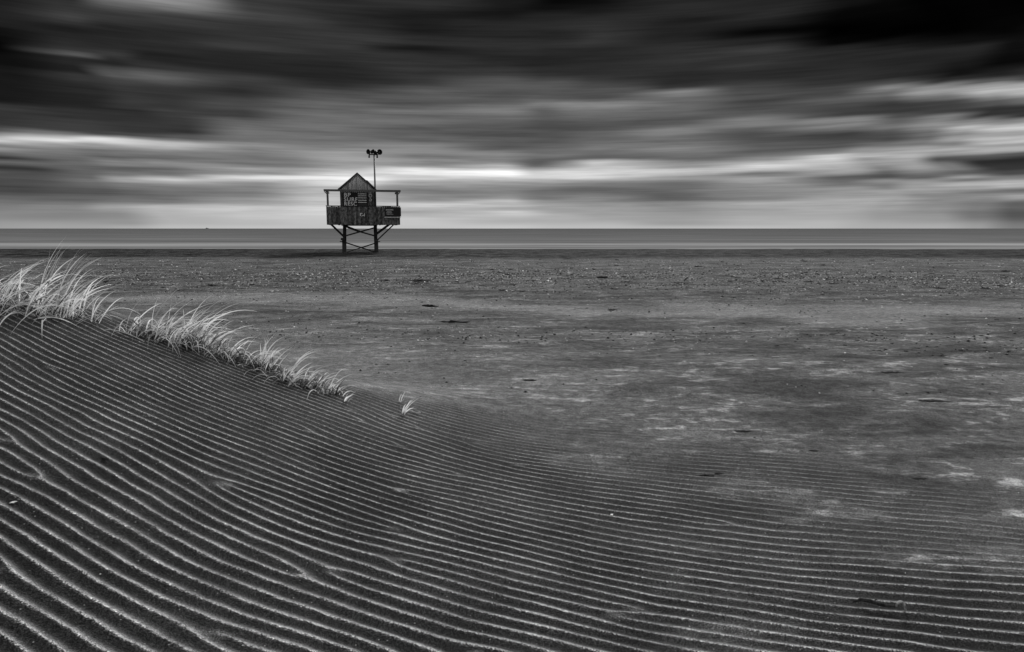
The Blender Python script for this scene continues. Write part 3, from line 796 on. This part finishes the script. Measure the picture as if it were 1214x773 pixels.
def lump_mesh(name, seed, mat, flat=.35, stringy=False):
    rnd = random.Random(seed); b = bmesh.new()
    bmesh.ops.create_icosphere(b, subdivisions=3, radius=.5)
    for v in b.verts:
        n = v.co.normalized(); k = .8 + .5*math.sin(n.x*7+seed)*math.cos(n.y*9+seed*1.7) + .25*math.sin(n.x*17+n.y*13+seed) + rnd.uniform(-.25, .25)
        v.co = Vector((v.co.x*k*1.5, v.co.y*k, v.co.z*k*flat))
    if stringy:
        for q in range(5):
            a = rnd.uniform(0, 6.28); p = Vector((math.cos(a)*.3, math.sin(a)*.25, .02)); r = .06; prev = None
            for i in range(6):
                ring = [b.verts.new(p + Vector((0, math.cos(j*2.09)*r, math.sin(j*2.09)*r))) for j in range(3)]
                if prev:
                    for j in range(3): b.faces.new((prev[j], prev[(j+1) % 3], ring[(j+1) % 3], ring[j]))
                prev = ring; a += rnd.uniform(-.6, .6); p = p + Vector((math.cos(a)*.22, math.sin(a)*.12, rnd.uniform(-.03, .05))); r *= .75
    me = bpy.data.meshes.new(name); b.to_mesh(me); b.free(); me.materials.append(mat)
    return me
def shell_mesh(seed, mat):
    """a cupped half shell with a scalloped rim"""
    b = bmesh.new(); rnd = random.Random(seed); rings = []; c = b.verts.new((0, -.42, .02))
    for i in range(1, 6):
        f = i/5; row = []
        for j in range(13):
            a = math.pi*(j/12)*1.05 - .08; r = f*(.95 + .05*math.cos(j*math.pi))
            row.append(b.verts.new((math.cos(a)*r*.5, -.42 + math.sin(a)*r*.85, .26*math.sin(f*2.4) - .02*f)))
        rings.append(row)
    for j in range(12): b.faces.new((c, rings[0][j], rings[0][j+1]))
    for r0, r1 in zip(rings, rings[1:]):
        for j in range(12): b.faces.new((r0[j], r1[j], r1[j+1], r0[j+1]))
    me = bpy.data.meshes.new('shell'); b.to_mesh(me); b.free(); me.materials.append(mat)
    for p in me.polygons: p.use_smooth = True
    return me
WEEDS = [lump_mesh('seaweed_clump', s, M_WEED, .42, True) for s in range(6)]
SHELLS = [shell_mesh(s, M_SHELL) for s in range(3)]

def put(name, me, x, y, sc, rz, tilt=0.0):
    o = bpy.data.objects.new(name, me); o.location = (x, y, h_at(x, y) + .002)
    o.scale = sc; o.rotation_euler = (tilt, tilt*.5, rz); return link(o)
rnd = random.Random(55)
GW = 'dark dry seaweed scraps scattered over the beach'; LW = 'small dark scrap of dry seaweed lying on the open beach'
GS = 'small pale shells scattered over the beach'; LS = 'small pale shell lying on the open beach'
# wrack belt and scattered scraps; world positions
def belt_y(x, q): return 21.0 + q*4.0 - .10*x + 2.0*math.sin(x*.12+1)
n = 0
while n < 190:
    x = rnd.uniform(-26, 34); y = belt_y(x, rnd.gauss(0, .8)) if rnd.random() < .72 else rnd.uniform(8, 44)
    if abs(x) > y*.85 + 1: continue
    if float(perlin(np.array([x*.3]), np.array([y*.6]))[0]) < -.05: continue
    s = rnd.uniform(.04, .09) * (.5 + y/26) * rnd.choice((.6, 1, 1, 1.7))
    tag(put('seaweed_clump', rnd.choice(WEEDS), x, y, (s*rnd.uniform(.7, 1.5), s*1.2, s*rnd.uniform(.5, 1.2)), rnd.uniform(-3, 3)), LW, 'seaweed', GW); n += 1
n = 0
while n < 90:
    x = rnd.uniform(-24, 30); y = belt_y(x, rnd.gauss(0, .8)) if rnd.random() < .6 else rnd.uniform(6, 30)
    if abs(x) > y*.85 + 1: continue
    s = rnd.uniform(.035, .07) * (.5 + y/25)
    tag(put('shell', rnd.choice(SHELLS), x, y, (s, s, s), rnd.uniform(0, 6.28), rnd.uniform(-.5, .5)), LS, 'shell', GS); n += 1
# second, finer belt on the right
n = 0
while n < 60:
    u = rnd.uniform(880, 1200); v = 392 + (u-880)*.085 + rnd.gauss(0, 8)
    x, y = ground_hit(u, v); s = rnd.uniform(.015, .035)
    tag(put('seaweed_clump', rnd.choice(WEEDS), x, y, (s*rnd.uniform(.8, 1.4), s*1.3, s*1.2), rnd.uniform(-3, 3)), LW, 'seaweed', GW); n += 1

# crumbs nobody could count: bits of weed and shell in the belts
def crumbs(name, cnt, mat, size, seed, fn):
    rn = np.random.RandomState(seed); vs = []; fs = []
    P = fn(rn, cnt); X = P[:, 0]; Y = P[:, 1]; Z = base_h(X, Y)
    for x, y, z in zip(X, Y, Z):
        s = size*(.35 + y/22)*rn.uniform(.4, 1.5); a = rn.uniform(0, 6.28); ca, sa = math.cos(a), math.sin(a); b = len(vs)
        for (p, q, r) in ((1.3, .1, 0), (-.2, .7, 0), (-1.1, -.1, 0), (.1, -.8, 0), (.1*rn.rand(), .1, rn.uniform(.3, .9))):
            p *= rn.uniform(.7, 1.3)*s; q *= rn.uniform(.7, 1.3)*s
            vs.append((x + p*ca - q*sa, y + p*sa + q*ca, z + r*s + .003))
        fs += [(b, b+1, b+4), (b+1, b+2, b+4), (b+2, b+3, b+4), (b+3, b, b+4)]
    me = bpy.data.meshes.new(name); me.from_pydata(vs, [], fs); me.materials.append(mat)
    return link(bpy.data.objects.new(name, me))
def belt_pts(rn, cnt):
    out = []
    while len(out) < cnt:
        x = rn.uniform(-30, 36); r = rn.rand()
        if r < .62: y = belt_y(x, rn.normal(0, .75))
        elif r < .75: y = 10.2 - .12*x + rn.normal(0, .6)
        else: y = 6.5 + 36*rn.rand()**1.3
        if y < 6 or y > 36 or abs(x) > y*.9 + 2: continue
        if perlin(np.array([x*.35]), np.array([y*.8]))[0] < rn.uniform(-.5, .25): continue
        out.append((x, y))
    return np.array(out)
o = crumbs('seaweed_crumbs', 7500, M_WEED, .020, 1, belt_pts); tag(o, 'countless dark crumbs of weed in the tide belts', 'beach debris', kind='stuff')
o = crumbs('shell_grit', 4200, M_SHELL, .016, 2, belt_pts); tag(o, 'countless pale shell fragments in the tide belts', 'shell grit', kind='stuff')
def near_pts(rn, cnt):
    out = []
    while len(out) < cnt:
        y = rn.uniform(1.3, 8); x = rn.uniform(-1, 1)*(y*.85+.5); out.append((x, y))
    return np.array(out)
o = crumbs('sand_crumbs', 150, M_SHELL, .006, 5, near_pts); tag(o, 'scattered pale grains and shell chips on the rippled sand', 'shell chips', kind='stuff')
o = crumbs('peat_crumbs', 200, M_WEED, .010, 6, near_pts); tag(o, 'scattered dark crumbs on the rippled sand', 'dark crumbs', kind='stuff')

# the pieces one notices
def at_px(name, me, u, v, w, sy, sz, rz, lab, cat, tilt=0.0):
    x, y = ground_hit(u, v); return tag(put(name, me, x, y, (w, sy, sz), rz, tilt), lab, cat)
at_px('shell', SHELLS[0], 16, 598, .03, .024, .02, .8, 'pale oval shell near the left edge of the rippled dune face', 'shell')
at_px('seaweed_clump', WEEDS[1], 123, 545, .05, .015, .015, -.5, 'small dark twisted scrap in the ripples of the left dune face', 'seaweed')
at_px('seaweed_clump', WEEDS[2], 405, 580, .028, .012, .02, 0, 'single black chip on the rippled sand left of centre', 'seaweed')
at_px('seaweed_clump', WEEDS[3], 838, 565, .07, .025, .03, .1, 'pair of dark flakes where the ripples fade, right of centre', 'seaweed')
at_px('seaweed_clump', WEEDS[4], 852, 562, .035, .02, .02, .1, 'smaller dark flake touching the pair right of centre', 'seaweed')
at_px('shell', SHELLS[1], 725, 611, .022, .018, .012, 1.2, 'small half-buried shell on the ripples right of centre', 'shell')
at_px('seaweed_clump', WEEDS[0], 880, 512, .10, .035, .03, -.05, 'long thin line of dark weed at the edge of the rippled area', 'seaweed')
at_px('seaweed_clump', WEEDS[5], 965, 535, .04, .02, .02, 0, 'dark chip on the smooth sand beyond the ripples at the right', 'seaweed')
at_px('seaweed_clump', WEEDS[2], 1090, 569, .05, .02, .02, 0, 'dark chip near the right edge where the ripples begin', 'seaweed')
at_px('seaweed_clump', WEEDS[1], 508, 364, .17, .14, .22, 0, 'dark lump standing in for a shaded hollow on the beach right of the tower', 'seaweed')  # from here on, dark lumps paint the shade of hollows in the sand
at_px('seaweed_clump', WEEDS[3], 540, 382, .34, .14, .10, -.05, 'long dark lump standing in for a shaded hollow across the beach centre', 'seaweed')
at_px('seaweed_clump', WEEDS[0], 1056, 442, .15, .08, .05, 0, 'dark flat lump standing in for a shaded hollow on the right of the beach', 'seaweed')
at_px('seaweed_clump', WEEDS[4], 1104, 476, .15, .08, .05, -.1, 'dark flat lump standing in for a shaded hollow in front of the right beach', 'seaweed')
at_px('seaweed_clump', WEEDS[5], 628, 451, .10, .06, .04, 0, 'dark low lump standing in for a shaded hollow in the middle of the beach', 'seaweed')
# curled bract beside the lone sprig, and the twig
def curl_piece():
    x, y = ground_hit(489, 491); z = h_at(x, y)
    pts = [(x-.05 + .11*f, y + .018*math.sin(f*3.1), z + .012 + .012*math.sin(f*6)) for f in [i/10 for i in range(11)]]
    pts += [(x+.06 - .05*f, y - .02*math.sin(f*3.1) , z + .016) for f in [i/6 for i in range(1, 6)]]
    o = MB().tube(pts, [.004]*len(pts), 6).build('curled_leaf', M_DEAD_S, None, smooth=True)
    tag(o, 'pale looped dry leaf lying at the foot of the rightmost sprig', 'dry leaf')
M_DEAD_S = surf('dry_leaf', .35, .6, 30)
curl_piece()
def twig():
    x, y = ground_hit(1046, 722); z = h_at(x, y)
    t = empty('driftwood_twig', (x, y, z))
    t.scale = (.85, .9, 1.15)
    tag(t, 'thin driftwood twig with a curled end lying across the ripples at lower right', 'driftwood')
    pts = [(-.135, .03, .012), (-.10, .026, .024), (-.06, .008, .026), (-.02, -.012, .022), (.015, -.022, .020), (.05, -.03, .022)]
    MB().tube(pts, [.003, .007, .008, .007, .006, .005], 8).build('stem', M_STICK, t, smooth=True)
    cur = [(.05 + .022*(1-math.cos(a*.55)) - .004*a*.2, -.03 - .012*math.sin(a*.3), .018 + .026*math.sin(a*.62)*(1 if a < 5 else .7)) for a in [i*.62 for i in range(11)]]
    MB().tube(cur, [.006]*6 + [.007, .007, .006, .005, .003], 8).build('curled_end', M_SHELL_D, t, smooth=True)
    MB().tube([(-.04, .0, .02), (-.025, .022, .028), (-.012, .030, .02)], [.004, .003, .002], 6).build('side_shoot', M_STICK, t, smooth=True)
M_SHELL_D = surf('pale_bark', .12, .5, 60, (1,1,1), .8, contrast=(.42, .6))
twig()

# ------------------------------------------------------------------ camera and output
cam = bpy.data.cameras.new('camera'); cam.lens = 24; cam.sensor_width = 36; cam.clip_end = 60000; cam.clip_start = .05
co = link(bpy.data.objects.new('camera', cam)); co.location = (0, 0, CAMZ); co.rotation_euler = (math.pi/2 - PITCH, 0, 0)
S.camera = co
S.view_settings.view_transform = 'Standard'; S.view_settings.look = 'None'; S.view_settings.exposure = 0; S.view_settings.gamma = 1
S.render.engine = 'CYCLES'; S.cycles.max_bounces = 5; S.cycles.diffuse_bounces = 3
